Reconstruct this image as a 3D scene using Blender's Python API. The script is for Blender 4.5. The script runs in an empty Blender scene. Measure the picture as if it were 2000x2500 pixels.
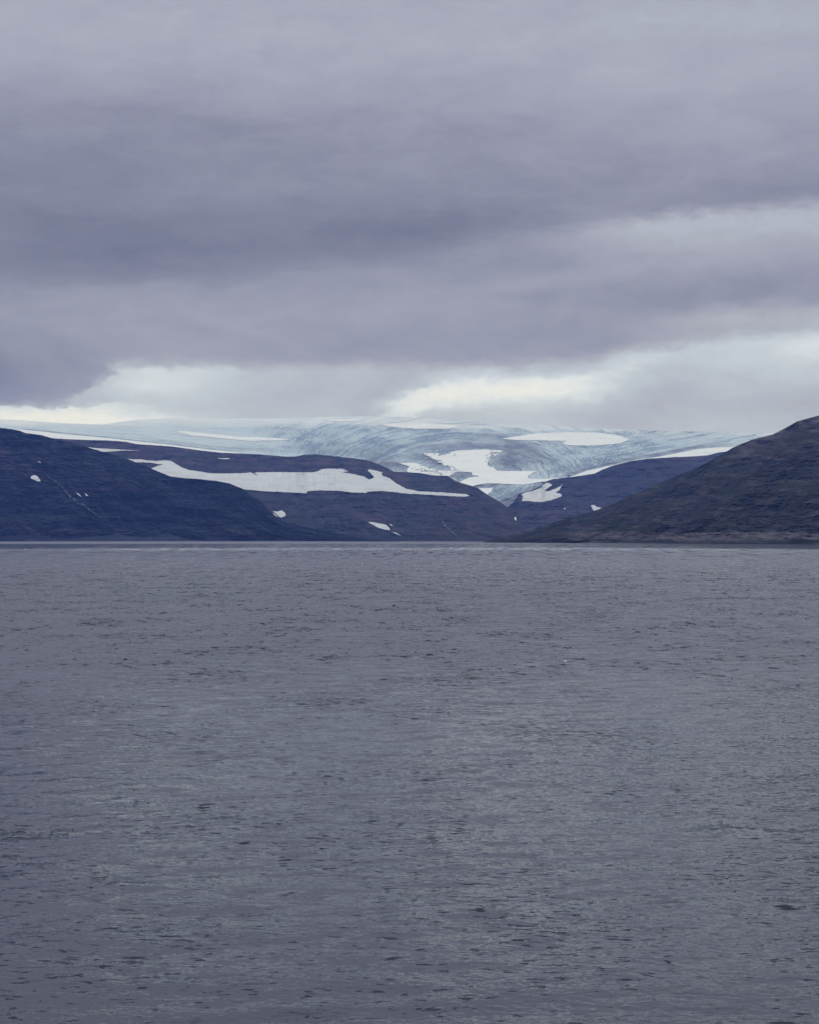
import bpy, math
import numpy as np

scene = bpy.context.scene
F = 4500.0      # focal length in photo pixels (2000 px wide)
HY = 1315.0     # row of the true horizon
CAMH = 10.0     # eye height above the water

# ------------------------------------------------------------------ camera
cam_data = bpy.data.cameras.new("camera")
cam = bpy.data.objects.new("camera", cam_data)
scene.collection.objects.link(cam)
cam.location = (0, 0, CAMH)
cam.rotation_euler = (math.radians(90), 0, 0)
cam_data.sensor_fit = 'HORIZONTAL'
cam_data.sensor_width = 36.0
cam_data.lens = F / 2000 * 36.0
cam_data.shift_y = 65 / 2000.0
cam_data.clip_start = 0.5
cam_data.clip_end = 90000
scene.camera = cam

scene.view_settings.view_transform = 'Standard'
scene.view_settings.look = 'None'
scene.view_settings.exposure = 0
scene.view_settings.gamma = 1
scene.view_settings.use_curve_mapping = False
scene.cycles.volume_bounces = 1
scene.cycles.max_bounces = 6
scene.cycles.use_denoising = True
scene.cycles.denoiser = 'OPENIMAGEDENOISE'
scene.cycles.denoising_input_passes = 'RGB_ALBEDO_NORMAL'
scene.cycles.sample_clamp_indirect = 4

# ------------------------------------------------------------------ sun
SUN_EL, SUN_AZ = 52, 150       # azimuth clockwise from the view direction
sd = bpy.data.lights.new("sun", 'SUN')
sd.energy = .95
sd.angle = math.radians(30)
sd.color = (1.0, 0.97, 0.94)
sun = bpy.data.objects.new("sun", sd)
scene.collection.objects.link(sun)
sun.rotation_euler = (math.radians(90 - SUN_EL), 0, math.radians(180 - SUN_AZ))


def lin(r, g, b):
    f = lambda c: (c / 255 / 12.92) if c / 255 <= .04045 else ((c / 255 + .055) / 1.055) ** 2.4
    return (f(r), f(g), f(b), 1)


# ------------------------------------------------------------------ world: overcast sky
class NT:
    def __init__(s, tree):
        s.t = tree; s.n = tree.nodes; s.l = tree.links; s.n.clear()

    def add(s, typ, **kw):
        nd = s.n.new(typ)
        for k, v in kw.items():
            setattr(nd, k, v)
        return nd

    def set(s, sock, v):
        if isinstance(v, bpy.types.NodeSocket):
            s.l.new(v, sock)
        else:
            sock.default_value = v

    def math(s, op, a, b=0.0, c=0.0, clamp=False):
        nd = s.add('ShaderNodeMath', operation=op, use_clamp=clamp)
        s.set(nd.inputs[0], a); s.set(nd.inputs[1], b); s.set(nd.inputs[2], c)
        return nd.outputs[0]

    def vmath(s, op, a, b=(0, 0, 0)):
        nd = s.add('ShaderNodeVectorMath', operation=op)
        s.set(nd.inputs[0], a); s.set(nd.inputs[1], b)
        return nd.outputs[0]

    def comb(s, x, y, z=0.0):
        nd = s.add('ShaderNodeCombineXYZ')
        s.set(nd.inputs[0], x); s.set(nd.inputs[1], y); s.set(nd.inputs[2], z)
        return nd.outputs[0]

    def noise(s, vec, scale, detail=4, rough=.5, dist=0.0, color=False, lac=2.0):
        nd = s.add('ShaderNodeTexNoise')
        s.l.new(vec, nd.inputs['Vector'])
        nd.inputs['Scale'].default_value = scale
        nd.inputs['Detail'].default_value = detail
        nd.inputs['Roughness'].default_value = rough
        nd.inputs['Lacunarity'].default_value = lac
        nd.inputs['Distortion'].default_value = dist
        return nd.outputs['Color' if color else 'Fac']

    def ramp(s, fac, stops, interp='LINEAR'):
        nd = s.add('ShaderNodeValToRGB')
        cr = nd.color_ramp; cr.interpolation = interp
        while len(cr.elements) < len(stops):
            cr.elements.new(0.5)
        for e, (p, c) in zip(cr.elements, stops):
            e.position = p
            e.color = c if hasattr(c, '__len__') else (c, c, c, 1)
        s.set(nd.inputs[0], fac)
        return nd.outputs[0]

    def mixc(s, fac, a, b, blend='MIX'):
        nd = s.add('ShaderNodeMix', data_type='RGBA', blend_type=blend)
        s.set(nd.inputs[0], fac); s.set(nd.inputs[6], a); s.set(nd.inputs[7], b)
        return nd.outputs[2]

    def attr(s, name, out='Fac'):
        return s.add('ShaderNodeAttribute', attribute_name=name).outputs[out]

    def sstep(s, v, a, b):
        nd = s.add('ShaderNodeMapRange', interpolation_type='SMOOTHSTEP')
        s.set(nd.inputs[0], v)
        nd.inputs[1].default_value = a; nd.inputs[2].default_value = b
        return nd.outputs[0]


world = bpy.data.worlds.new("World")
scene.world = world
world.use_nodes = True
W = NT(world.node_tree)
geo = W.add('ShaderNodeTexCoord')
dirv = geo.outputs['Generated']
sep = W.add('ShaderNodeSeparateXYZ'); W.l.new(dirv, sep.inputs[0])
az = W.math('ARCTAN2', sep.outputs[0], sep.outputs[1])
el = W.math('ARCSINE', sep.outputs[2])
# sky coordinates in hundreds of photo pixels: sx to the right, sy downwards from the frame's top
sx = W.math('MULTIPLY_ADD', az, 45.0, 10.0)
sy = W.math('MULTIPLY_ADD', el, -45.0, 13.15)
P = W.comb(sx, sy)
Pn = W.vmath('MULTIPLY', P, (0.30, 1.0, 1))
wn = W.noise(Pn, 0.55, 5, .55, color=True)
wn2 = W.noise(Pn, 2.2, 4, .6, color=True)
warp = W.vmath('MULTIPLY', W.vmath('SUBTRACT', wn, (.5, .5, .5)), (2.6, 1.1, 0))
warp2 = W.vmath('MULTIPLY', W.vmath('SUBTRACT', wn2, (.5, .5, .5)), (.9, .40, 0))
# the low cloud edges stay where they are, the high ones wander
Pw = W.vmath('ADD', W.vmath('ADD', P, warp), warp2)
spw = W.add('ShaderNodeSeparateXYZ'); W.l.new(Pw, spw.inputs[0])
prof = [(-15, .80), (-6, .77), (-2, .71), (0, .67), (1.2, .69), (2.3, .645), (3.2, .595), (4.3, .565), (5.6, .545), (6.5, .55), (7.6, .58),
        (8.6, .60), (9.4, .625), (14, .625)]
L = W.ramp(W.math('MULTIPLY_ADD', spw.outputs[1], 1 / 30., .5, clamp=True),
           [((y + 15) / 30., v) for y, v in prof])
Pl = W.vmath('ADD', P, W.vmath('MULTIPLY', warp2, (1.3, .65, 0)))
Pl = W.vmath('ADD', Pl, W.vmath('MULTIPLY', W.vmath('SUBTRACT', W.noise(W.vmath('MULTIPLY', P, (.7, 1.3, 1)), 3.5, 6, .65, color=True), (.5, .5, .5)), (.8, .45, 0)))
feats = [  # centre x, y, half width, half height, rotation in degrees (down to the right > 0), amplitude
    (17.5, 3.2, 7.0, 3.0, 4, .05), (19, 4.9, 3, .5, 0, -.03),
    (0, 4.6, 8, 2.2, 0, -.055), (3.2, 6.2, 7.5, 1.0, -2, -.085), (10.4, 5.7, 4.0, .8, -8, -.085), (4.5, 3.2, 5, .6, 3, -.03),
    (4.5, 4.9, 3.5, .6, 0, .02), (9, 4.3, 3, .4, 0, .015), (2, 5.6, 3, .3, 0, -.03),
    (14.2, 5.6, 2.0, .8, -10, .04), (16.5, 7.3, 5.0, .45, -4, -.03),
    (-.5, 9.4, 3.3, 1.3, 4, -.17), (1.6, 8.7, 1.6, .5, 30, -.04),
    (7.6, 9.6, 2.5, .9, -15, -.05), (9.3, 9.6, 1.5, .55, -38, -.07),
    (12.6, 9.55, 3.6, .50, -3, .13), (15.4, 8.95, 1.6, .3, -18, .09), (10.2, 9.95, 2.2, .4, -22, .07),
    (16.4, 9.6, 2.8, 1.0, -25, -.07), (19.5, 9.9, 3, .9, 0, -.07), (19.6, 8.5, 3, .9, -5, .05),
    (1.5, 10.28, 5.0, .34, 2, .26), (3.6, 9.5, 2.0, .5, 0, .06),
]
for i, (cx, cy, rx, ry, rot, amp) in enumerate(feats):
    mp = W.add('ShaderNodeMapping', vector_type='TEXTURE')
    W.l.new(Pl if cy > 8.4 else Pw, mp.inputs[0])
    mp.inputs['Location'].default_value = (cx, cy, 0)
    mp.inputs['Rotation'].default_value = (0, 0, math.radians(rot))
    mp.inputs['Scale'].default_value = (rx * 1.5, ry * 1.5, 1)
    gt = W.add('ShaderNodeTexGradient', gradient_type='QUADRATIC_SPHERE')
    W.l.new(mp.outputs[0], gt.inputs[0])
    L = W.math('MULTIPLY_ADD', gt.outputs['Fac'], amp, L)
# cloud bases: a ragged lower edge, brighter air under it that fades away downwards
sple = W.add('ShaderNodeSeparateXYZ'); W.l.new(Pl, sple.inputs[0])
edges = [  # edge line, softness, fade length, window in x (in, full, full, out), amplitude
    ([(-8, 7.1), (0, 7.0), (5.6, 6.95), (9, 6.45), (11.5, 5.9), (13, 5.55), (15, 5.5), (28, 5.4)], .28, 3.2, (-6, 4, 26, 40), .045),
    ([(12, 6.2), (14.0, 5.75), (15.6, 5.40), (18, 5.33), (20, 5.2), (28, 4.9)], .2, 2.0, (13.2, 16.5, 30, 40), .15),
    ([(7, 7.6), (10, 7.15), (13, 6.75), (16, 6.55), (20, 6.5)], .22, 1.2, (8, 11, 13, 17), .03),
    ([(14, 7.9), (16.4, 7.72), (18, 7.62), (20, 7.55), (28, 7.2)], .24, 2.6, (14, 18.5, 30, 40), .12),
    ([(-5, 9.9), (0, 10.0), (1.7, 9.9), (2.5, 9.3), (3.0, 8.95), (6, 8.93), (10, 8.9), (13, 8.85), (16, 8.5), (18, 8.3), (28, 8.0)], .24, 30, (-6, 1.8, 26, 40), .15),
    ([(9.0, 10.1), (9.9, 9.7), (10.5, 9.36), (12.2, 9.27), (14, 9.22), (15.5, 9.1)], .18, .95, (8.8, 10.3, 13.6, 15.4), .14),
    ([(2.3, 9.6), (3.0, 9.08), (4.5, 9.02), (7, 9.1)], .10, 1.1, (2.4, 3.0, 3.8, 7.5), .06),
    ([(-5, 10.02), (0, 10.0), (2, 10.0), (3, 9.85), (5, 10.0)], .07, 1.0, (-9, -6, 2.2, 4.5), .13),
]
for pts, wsh, fall, win, amp in edges:
    x0_, x1_ = pts[0][0], pts[-1][0]
    rx_ = W.math('MULTIPLY_ADD', sple.outputs[0], 1 / (x1_ - x0_), -x0_ / (x1_ - x0_), clamp=True)
    ye = W.ramp(rx_, [((x - x0_) / (x1_ - x0_), y / 12.) for x, y in pts], 'EASE')
    d = W.math('MULTIPLY_ADD', ye, -12.0, sple.outputs[1])
    up = W.sstep(d, -wsh, wsh)
    dn = W.sstep(d, fall, 0.0)
    w_ = W.math('MULTIPLY', W.sstep(sple.outputs[0], win[0], win[1]), W.sstep(sple.outputs[0], win[3], win[2]))
    L = W.math('MULTIPLY_ADD', W.math('MULTIPLY', W.math('MULTIPLY', up, dn), w_), amp, L)
fine = W.noise(W.vmath('MULTIPLY', Pw, (.35, 1.0, 1)), 1.6, 8, .64)
L = W.math('MULTIPLY_ADD', W.math('SUBTRACT', fine, .5), .13, L)
vfine = W.noise(W.vmath('MULTIPLY', Pl, (.6, 1.0, 1)), 4, 6, .65)
L = W.math('MULTIPLY_ADD', W.math('SUBTRACT', vfine, .5), .045, L)
col = W.ramp(L, [(.36, lin(92, 95, 116)), (.47, lin(118, 121, 141)), (.55, lin(137, 139, 160)), (.64, lin(160, 162, 182)),
                 (.70, lin(172, 176, 193)), (.76, lin(184, 193, 211)), (.82, lin(200, 211, 230)), (.90, lin(221, 231, 251)), (1, lin(240, 245, 255))])
skyt = W.add('ShaderNodeTexSky', sky_type='NISHITA')
skyt.sun_disc = False
skyt.sun_elevation = math.radians(SUN_EL)
skyt.sun_rotation = math.radians(SUN_AZ)
nish = W.mixc(1.0, skyt.outputs[0], (.08, .08, .08, 1), 'MULTIPLY')
final = W.mixc(.97, nish, col)
bg = W.add('ShaderNodeBackground')
W.l.new(final, bg.inputs[0]); bg.inputs[1].default_value = 1.0
wo = W.add('ShaderNodeOutputWorld'); W.l.new(bg.outputs[0], wo.inputs[0])


# ------------------------------------------------------------------ numpy helpers
def h2(ix, iy, seed):
    n = (ix.astype(np.int64) * 374761393 + iy.astype(np.int64) * 668265263 + seed * 974634777) & 0xffffffff
    n = ((n ^ (n >> 13)) * 1274126177) & 0xffffffff
    n = n ^ (n >> 16)
    return (n & 0xffff) / 65535.0


def gnoise(x, y, seed=0):
    ix = np.floor(x); iy = np.floor(y)
    fx = x - ix; fy = y - iy
    def g(dx, dy):
        a = h2(ix + dx, iy + dy, seed) * 2 * np.pi
        return np.cos(a) * (fx - dx) + np.sin(a) * (fy - dy)
    u = fx * fx * fx * (fx * (fx * 6 - 15) + 10); v = fy * fy * fy * (fy * (fy * 6 - 15) + 10)
    a = g(0, 0); b = g(1, 0); c = g(0, 1); d = g(1, 1)
    return (a + (b - a) * u + (c - a) * v + (a - b - c + d) * u * v) * 1.41


def fbm(x, y, octs=5, seed=0, gain=.5):
    s = 0; a = 1.0; t = 0
    for i in range(octs):
        s = s + a * gnoise(x * 2 ** i, y * 2 ** i, seed + i * 17); t += a; a *= gain
    return s / t


def smooth(a, b, x):
    t = np.clip((x - a) / (b - a), 0, 1); return t * t * (3 - 2 * t)


def world_pt(px, py, D):
    return np.stack([(px - 1000) / F * D, D, CAMH + (HY - py) / F * D], -1)


def make_mesh(name, co, quads, mat=None, attrs=None, smooth_shade=True, tris=None):
    me = bpy.data.meshes.new(name)
    nq = len(quads); nt = 0 if tris is None else len(tris)
    me.vertices.add(len(co)); me.vertices.foreach_set("co", np.ascontiguousarray(co, dtype=np.float32).ravel())
    nl = nq * 4 + nt * 3
    me.loops.add(nl); me.polygons.add(nq + nt)
    li = np.ascontiguousarray(quads, dtype=np.int32).ravel()
    ls = np.arange(nq, dtype=np.int32) * 4
    if nt:
        li = np.concatenate([li, np.ascontiguousarray(tris, dtype=np.int32).ravel()])
        ls = np.concatenate([ls, nq * 4 + np.arange(nt, dtype=np.int32) * 3])
    me.loops.foreach_set("vertex_index", li)
    me.polygons.foreach_set("loop_start", ls)
    me.polygons.foreach_set("use_smooth", np.full(nq + nt, smooth_shade))
    me.update(calc_edges=True)
    for k, v in (attrs or {}).items():
        v = np.asarray(v)
        if v.ndim == 1:
            at = me.attributes.new(k, 'FLOAT', 'POINT'); at.data.foreach_set("value", v.astype(np.float32))
        else:
            at = me.attributes.new(k, 'FLOAT_VECTOR', 'POINT'); at.data.foreach_set("vector", np.ascontiguousarray(v, dtype=np.float32).ravel())
    if mat: me.materials.append(mat)
    ob = bpy.data.objects.new(name, me)
    scene.collection.objects.link(ob)
    return ob


def grid_quads(nr, nc, closed=False):
    i = np.arange(nr * nc).reshape(nr, nc)
    if closed: i = np.concatenate([i, i[:, :1]], 1)
    return np.stack([i[:-1, :-1], i[:-1, 1:], i[1:, 1:], i[1:, :-1]], -1).reshape(-1, 4)


def tag(o, label, cat, group=None, kind=None):
    if label: o['label'] = label
    if cat: o['category'] = cat
    if group: o['group'] = group
    if kind: o['kind'] = kind
    return o


def new_mat(name):
    m = bpy.data.materials.new(name); m.use_nodes = True
    return m, NT(m.node_tree)


def principled(T, color, rough=.9, spec=.3, normal=None):
    b = T.add('ShaderNodeBsdfPrincipled')
    T.set(b.inputs['Base Color'], color)
    T.set(b.inputs['Roughness'], rough)
    b.inputs['Specular IOR Level'].default_value = spec
    if normal is not None: T.l.new(normal, b.inputs['Normal'])
    o = T.add('ShaderNodeOutputMaterial'); T.l.new(b.outputs[0], o.inputs[0])
    return b


# ------------------------------------------------------------------ materials
def hill_mat(name, base, veg, rock, seed, soil=None, kv=.5):
    """basalt hillside: thin vegetation, bare scree and benches running with the slope"""
    m, T = new_mat(name)
    s = T.attr('strata', 'Vector')
    big = T.noise(T.vmath('MULTIPLY', s, (.55, 1.3, 1)), 1.0 + seed * .01, 5, .6)
    med = T.noise(T.vmath('MULTIPLY', s, (1.6, 9, 1)), 1.7, 6, .65)
    fin = T.noise(T.vmath('MULTIPLY', s, (5, 30, 1)), 1.9, 5, .7)
    c = T.mixc(T.sstep(big, .40, .62), base, veg)
    c = T.mixc(T.math('MULTIPLY', T.sstep(med, .49, .62), .8), c, rock)
    c = T.mixc(T.math('MULTIPLY', T.sstep(fin, .50, .62), .6), c, rock)
    c = T.mixc(T.sstep(fin, .46, .30), c, T.mixc(1.0, c, (.45, .48, .6, 1), 'MULTIPLY'))
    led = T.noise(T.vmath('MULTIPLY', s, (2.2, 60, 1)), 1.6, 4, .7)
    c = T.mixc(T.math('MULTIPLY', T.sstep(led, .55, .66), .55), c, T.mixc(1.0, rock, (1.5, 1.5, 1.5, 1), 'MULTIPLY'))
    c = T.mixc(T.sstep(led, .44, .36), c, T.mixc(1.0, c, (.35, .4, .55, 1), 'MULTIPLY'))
    if soil is not None:
        c = T.mixc(T.math('MULTIPLY', T.attr('soil'), T.sstep(med, .30, .62)), c, soil)
    principled(T, c, .95, .15)
    return m


m_left = hill_mat("left_hill_rock", (.002, .005, .010, 1), (.002, .012, .010, 1), (.026, .031, .044, 1), 3, (.070, .044, .055, 1))
m_mid = hill_mat("plateau_rock", (.014, .018, .028, 1), (.009, .022, .028, 1), (.054, .050, .066, 1), 11, (.080, .055, .072, 1))
m_val = hill_mat("valley_rock", (.014, .020, .034, 1), (.012, .022, .036, 1), (.050, .047, .068, 1), 23, (.085, .065, .08, 1))
m_right = hill_mat("right_hill_rock", (.008, .009, .012, 1), (.008, .016, .006, 1), (.034, .032, .033, 1), 37, (.115, .100, .108, 1))

m_snow, T = new_mat("old_snow")
tc = T.add('ShaderNodeTexCoord').outputs['Object']
n1 = T.noise(T.vmath('MULTIPLY', tc, (.01, .01, .03)), 1.0, 5, .6)
n2 = T.noise(T.vmath('MULTIPLY', tc, (.05, .02, .2)), 1.0, 4, .6)
c = T.mixc(T.sstep(n1, .35, .75), (.66, .68, .70, 1), (.56, .57, .60, 1))
c = T.mixc(T.math('MULTIPLY', T.sstep(n2, .60, .75), .35), c, (.44, .43, .45, 1))
principled(T, c, .8, .2)

m_firn, T = new_mat("glacier_snow")
tc = T.add('ShaderNodeTexCoord').outputs['Object']
n1 = T.noise(T.vmath('MULTIPLY', tc, (.006, .004, .03)), 1.0, 6, .6)
principled(T, T.mixc(T.sstep(n1, .35, .75), (.90, .92, .94, 1), (.80, .83, .86, 1)), .8, .2)

m_ice, T = new_mat("glacier_ice")
crev = T.attr('crev'); deb = T.attr('debris'); strata = T.attr('strata', 'Vector')
n1 = T.noise(strata, 3.0, 5, .65)
ice = T.mixc(T.sstep(n1, .35, .7), (.55, .67, .74, 1), (.68, .76, .81, 1))
ice = T.mixc(T.attr('firn_mist'), ice, (.84, .87, .89, 1))  # whitens the upper cap so its skyline melts into the cloud
c = T.mixc(T.math('MULTIPLY', crev, 1.0), ice, (.17, .25, .34, 1))
c = T.mixc(T.math('MULTIPLY', deb, T.sstep(n1, .12, .50)), c, (.150, .165, .215, 1))
principled(T, c, .6, .3)

m_foam, T = new_mat("foam")
principled(T, (.8, .82, .84, 1), .7, .3)
m_fall, T = new_mat("falling_water")
principled(T, (.55, .58, .62, 1), .5, .4)

m_water, T = new_mat("sea_water")
pos = T.add('ShaderNodeNewGeometry').outputs['Position']
nrm = T.add('ShaderNodeNewGeometry').outputs['Normal']
rip = T.attr('ripple')
a0 = T.noise(T.vmath('MULTIPLY', pos, (9.0, 22.0, 0)), 1.0, 2, .6, color=True)
a1 = T.noise(T.vmath('MULTIPLY', pos, (2.6, 7.5, 0)), 1.0, 4, .6, color=True)
a2 = T.noise(T.vmath('MULTIPLY', pos, (.35, .9, 0)), 1.0, 5, .6, color=True)
calm = T.attr('calm')
def scl(v, k):
    q_ = T.add('ShaderNodeVectorMath', operation='SCALE'); T.l.new(v, q_.inputs[0]); T.set(q_.inputs[3], k); return q_.outputs[0]
s0 = T.vmath('MULTIPLY', T.vmath('SUBTRACT', a0, (.5, .5, .5)), (.18, .34, 0))
s1 = T.vmath('MULTIPLY', T.vmath('SUBTRACT', a1, (.5, .5, .5)), (.18, .40, 0))
s2 = T.vmath('MULTIPLY', T.vmath('SUBTRACT', a2, (.5, .5, .5)), (.5, 1.05, 0))
sc = T.add('ShaderNodeVectorMath', operation='SCALE'); T.l.new(s2, sc.inputs[0]); T.l.new(rip, sc.inputs[3])
# steep little wave fronts, in groups, facing the wind
pw = T.vmath('ADD', pos, T.vmath('MULTIPLY', T.noise(pos, .5, 3, color=True), (.0, .9, 0)))
f0 = T.noise(T.vmath('MULTIPLY', pw, (1.9, 4.2, 0)), 1.0, 3, .55)
f1n = T.noise(T.vmath('MULTIPLY', pw, (.85, 1.7, 0)), 1.0, 4, .6)
grp = T.noise(T.vmath('MULTIPLY', pos, (.10, .06, 0)), 1.0, 3, .6)
gm_ = T.math('MULTIPLY_ADD', T.math('SUBTRACT', grp, .5), .36, -.006)
fl = T.sstep(T.math('ADD', f0, gm_), .605, .66)
fl2 = T.sstep(T.math('ADD', f1n, gm_), .635, .69)
f3n = T.noise(T.vmath('MULTIPLY', pw, (.80, .48, 0)), 1.0, 4, .65)
f4n = T.noise(T.vmath('MULTIPLY', pw, (.55, .11, 0)), 1.0, 4, .65)
fl3 = T.math('MULTIPLY', T.sstep(T.math('ADD', f3n, gm_), .60, .65), T.attr('mid'))
fl4 = T.math('MULTIPLY', T.sstep(T.math('ADD', f4n, gm_), .59, .66), T.attr('far'))
f5n = T.noise(T.vmath('MULTIPLY', pw, (.16, .011, 0)), 1.0, 5, .7)
fl5 = T.math('MULTIPLY', T.sstep(f5n, .53, .64), T.attr('band'))
fsum = T.math('MAXIMUM', fl5, T.math('MAXIMUM', T.math('MAXIMUM', fl, fl2), T.math('MAXIMUM', fl3, fl4)))
# lighter wind streaks, mostly in gust lanes
gl = T.noise(T.vmath('MULTIPLY', pw, (1.3, 9.0, 0)), 1.0, 3, .6)
gust = T.noise(T.vmath('MULTIPLY', pos, (.045, .035, 0)), 1.0, 3, .55)
sepw = T.add('ShaderNodeSeparateXYZ'); T.l.new(pos, sepw.inputs[0])
gustm = T.sstep(T.math('ADD', gust, T.math('MULTIPLY', T.sstep(sepw.outputs[0], -6, 14), .16)), .52, .68)
glint = T.math('MULTIPLY', T.sstep(gl, .56, .70), T.math('MULTIPLY_ADD', gustm, .10, .02))
front = T.comb(0.0, T.math('SUBTRACT', T.math('ADD', T.math('MULTIPLY', fsum, -1.0), glint), T.math('SUBTRACT', T.attr('lean'), T.math('MULTIPLY', T.attr('band'), T.math('MULTIPLY', T.sstep(T.noise(T.vmath('MULTIPLY', pos, (.07, .008, 0)), 1.0, 5, .7), .50, .62), -.035)))))
sl = T.vmath('ADD', T.vmath('ADD', scl(T.vmath('ADD', s0, s1), calm), sc.outputs[0]), T.vmath('MULTIPLY', front, (-1, -1, 0)))
nn = T.vmath('NORMALIZE', T.vmath('SUBTRACT', nrm, sl))
b = principled(T, (.037, .040, .062, 1), .085, .5, nn)
b.inputs['IOR'].default_value = 1.333


# ------------------------------------------------------------------ land surfaces
class Hill:
    """hillside between a shore line and a crest line, both traced at their own distance"""
    def __init__(s, name, xs, crest, shore, dcrest, dshore, seed, amp, fine_amp, gamma=1.0, lean=0.0, back=600):
        s.name = name; s.xs = xs; s.seed = seed; s.amp = amp; s.famp = fine_amp; s.gamma = gamma; s.lean = lean; s.back = back
        s.crest = crest; s.shore = shore; s.dc = dcrest; s.ds = dshore
        f = lambda tab: (lambda x: np.interp(x, [p[0] for p in tab], [p[1] for p in tab]))
        s._cy = f(crest); s._dc = f(dcrest); s.sy = f(shore)
        s._ds = (lambda x: CAMH * F / (s.sy(x) - HY)) if dshore is None else f(dshore)

    def cy(s, x):      # crest with small natural roughness
        return s._cy(x) + .9 * fbm(x / 9., x * 0 + s.seed, 4, s.seed)

    def depth(s, px, py, fine=True):
        cy = s.cy(px); sy = s.sy(px)
        t = (sy - py) / np.maximum(sy - cy, .5)
        tt = np.clip(t, -.1, 1.3)
        ds = s._ds(px); dc = s._dc(px)
        base = ds + (dc - ds) * np.sign(tt) * np.abs(tt) ** s.gamma
        hgt = np.clip((sy - cy) / 60., 0, 1)
        env = smooth(0, .12, tt) * hgt
        u = px / 100. ; v = tt * 2.4
        n = s.amp * fbm(u * .9 + v * s.lean, v * .9, 4, s.seed)              # broad spurs and hollows
        n = n + s.amp * .18 * fbm(u * 3.2 + v * s.lean * 3, v * 1.2, 3, s.seed + 5)      # gullies down the slope
        z = (HY - py) / F * base
        n = n + s.amp * .30 * fbm(u * .5, z / 38. , 3, s.seed + 9)              # lava benches
        if fine:
            n = n + s.famp * fbm(u * 4, v * 26, 4, s.seed + 3, .6)
        return base + n * env

    def build(s, mat, nrow, label_soil=None):
        xs = s.xs
        tt = np.concatenate([[-.05], np.linspace(0, 1, nrow)])
        X = np.broadcast_to(xs, (len(tt), len(xs))); Tm = np.broadcast_to(tt[:, None], X.shape)
        cy = s.cy(xs); sy = s.sy(xs)
        PY = sy + (cy - sy) * Tm
        D = s.depth(X, PY)
        co = world_pt(X, PY, D)
        co[0, :, 2] = -12
        # far side falls away behind the crest
        rows = []
        for k, (dd, dz) in enumerate([(.12, .985), (.4, .9), (1.0, .55), (1.6, 0.0)]):
            q = co[-1].copy(); sc_ = 1 + dd * s.back / q[:, 1]
            q[:, 0] *= sc_; q[:, 1] *= sc_
            q[:, 2] = np.minimum(q[:, 2] * dz - 1.5 * dd * 10, q[:, 2] - 2) - (15 if k == 3 else 0)
            rows.append(q)
        allco = np.concatenate([co, np.stack(rows)], 0)
        nr = allco.shape[0]
        S = np.zeros(allco.shape); S[:, :, 0] = xs / 100.; S[:, :, 1] = np.concatenate([tt, [1.05, 1.1, 1.2, 1.3]])[:, None] * np.maximum(sy - cy, 12) / 90.
        S[:, :, 0] += S[:, :, 1] * s.lean; S[:, :, 2] = s.seed
        soil = np.zeros(allco.shape[:2])
        if label_soil is not None:
            soil[:len(tt)] = label_soil(X, PY, Tm)
        o = make_mesh(s.name, allco.reshape(-1, 3), grid_quads(nr, len(xs)), mat,
                      {'strata': S.reshape(-1, 3), 'soil': soil.ravel()})
        tag(o, None, None, kind='structure')
        return o


def blob(x, y, cx, cy, rx, ry, rot=0):
    a = math.radians(rot); dx = x - cx; dy = y - cy
    u = (dx * math.cos(a) + dy * math.sin(a)) / rx; v = (-dx * math.sin(a) + dy * math.cos(a)) / ry
    return np.exp(-(u * u + v * v))


def patchy(x, y, seed, k=1.0):
    return np.clip(.5 + 1.6 * fbm(x / 60. * k, y / 16. * k, 5, seed), 0, 1)


left = Hill("left_hillside", np.arange(-900, 975, 1.5),
            [(-900, 900), (-500, 965), (-200, 1015), (0, 1044), (30, 1048), (50, 1052), (62, 1057), (100, 1062), (125, 1069), (150, 1074),
             (190, 1083), (220, 1094), (245, 1101), (280, 1110), (325, 1126), (369, 1144), (416, 1163), (450, 1167), (481, 1169), (528, 1174),
             (560, 1180), (592, 1193), (615, 1211), (640, 1226), (660, 1249), (678, 1267), (700, 1275), (760, 1290), (830, 1303), (900, 1314), (960, 1320.6), (975, 1321.4)],
            [(-900, 1321), (400, 1321.2), (800, 1321.8), (975, 1322.3)],
            [(-900, 8000), (0, 8300), (500, 7900), (700, 7400), (975, 6350)], None, 3, 210, 42, 1.15, .35)
plateau = Hill("plateau", np.arange(60, 1360, 1.5),
            [(60, 1066), (128, 1070), (166, 1072), (211, 1074), (260, 1075), (304, 1078), (333, 1084), (420, 1090), (449, 1094), (493, 1100),
             (539, 1105), (632, 1109), (701, 1115), (725, 1114), (741, 1110), (771, 1109), (820, 1114), (866, 1119), (898, 1124), (922, 1132),
             (942, 1141), (963, 1152), (993, 1152.5), (1028, 1155), (1058, 1160.5), (1093, 1161.6), (1107, 1171), (1123, 1178), (1150, 1185.5),
             (1168, 1192), (1189, 1207), (1208, 1218), (1226, 1228), (1238, 1238), (1249, 1250), (1256, 1262), (1266, 1271), (1282, 1285),
             (1310, 1301), (1340, 1316), (1360, 1322)],
            [(60, 1321), (900, 1321.8), (1000, 1322.6), (1360, 1323.5)],
            [(60, 10100), (600, 9800), (1000, 9200), (1250, 8300), (1360, 7000)], [(60, 7300), (900, 6900), (1360, 5600)], 11, 200, 38, 1.1, .1)
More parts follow.
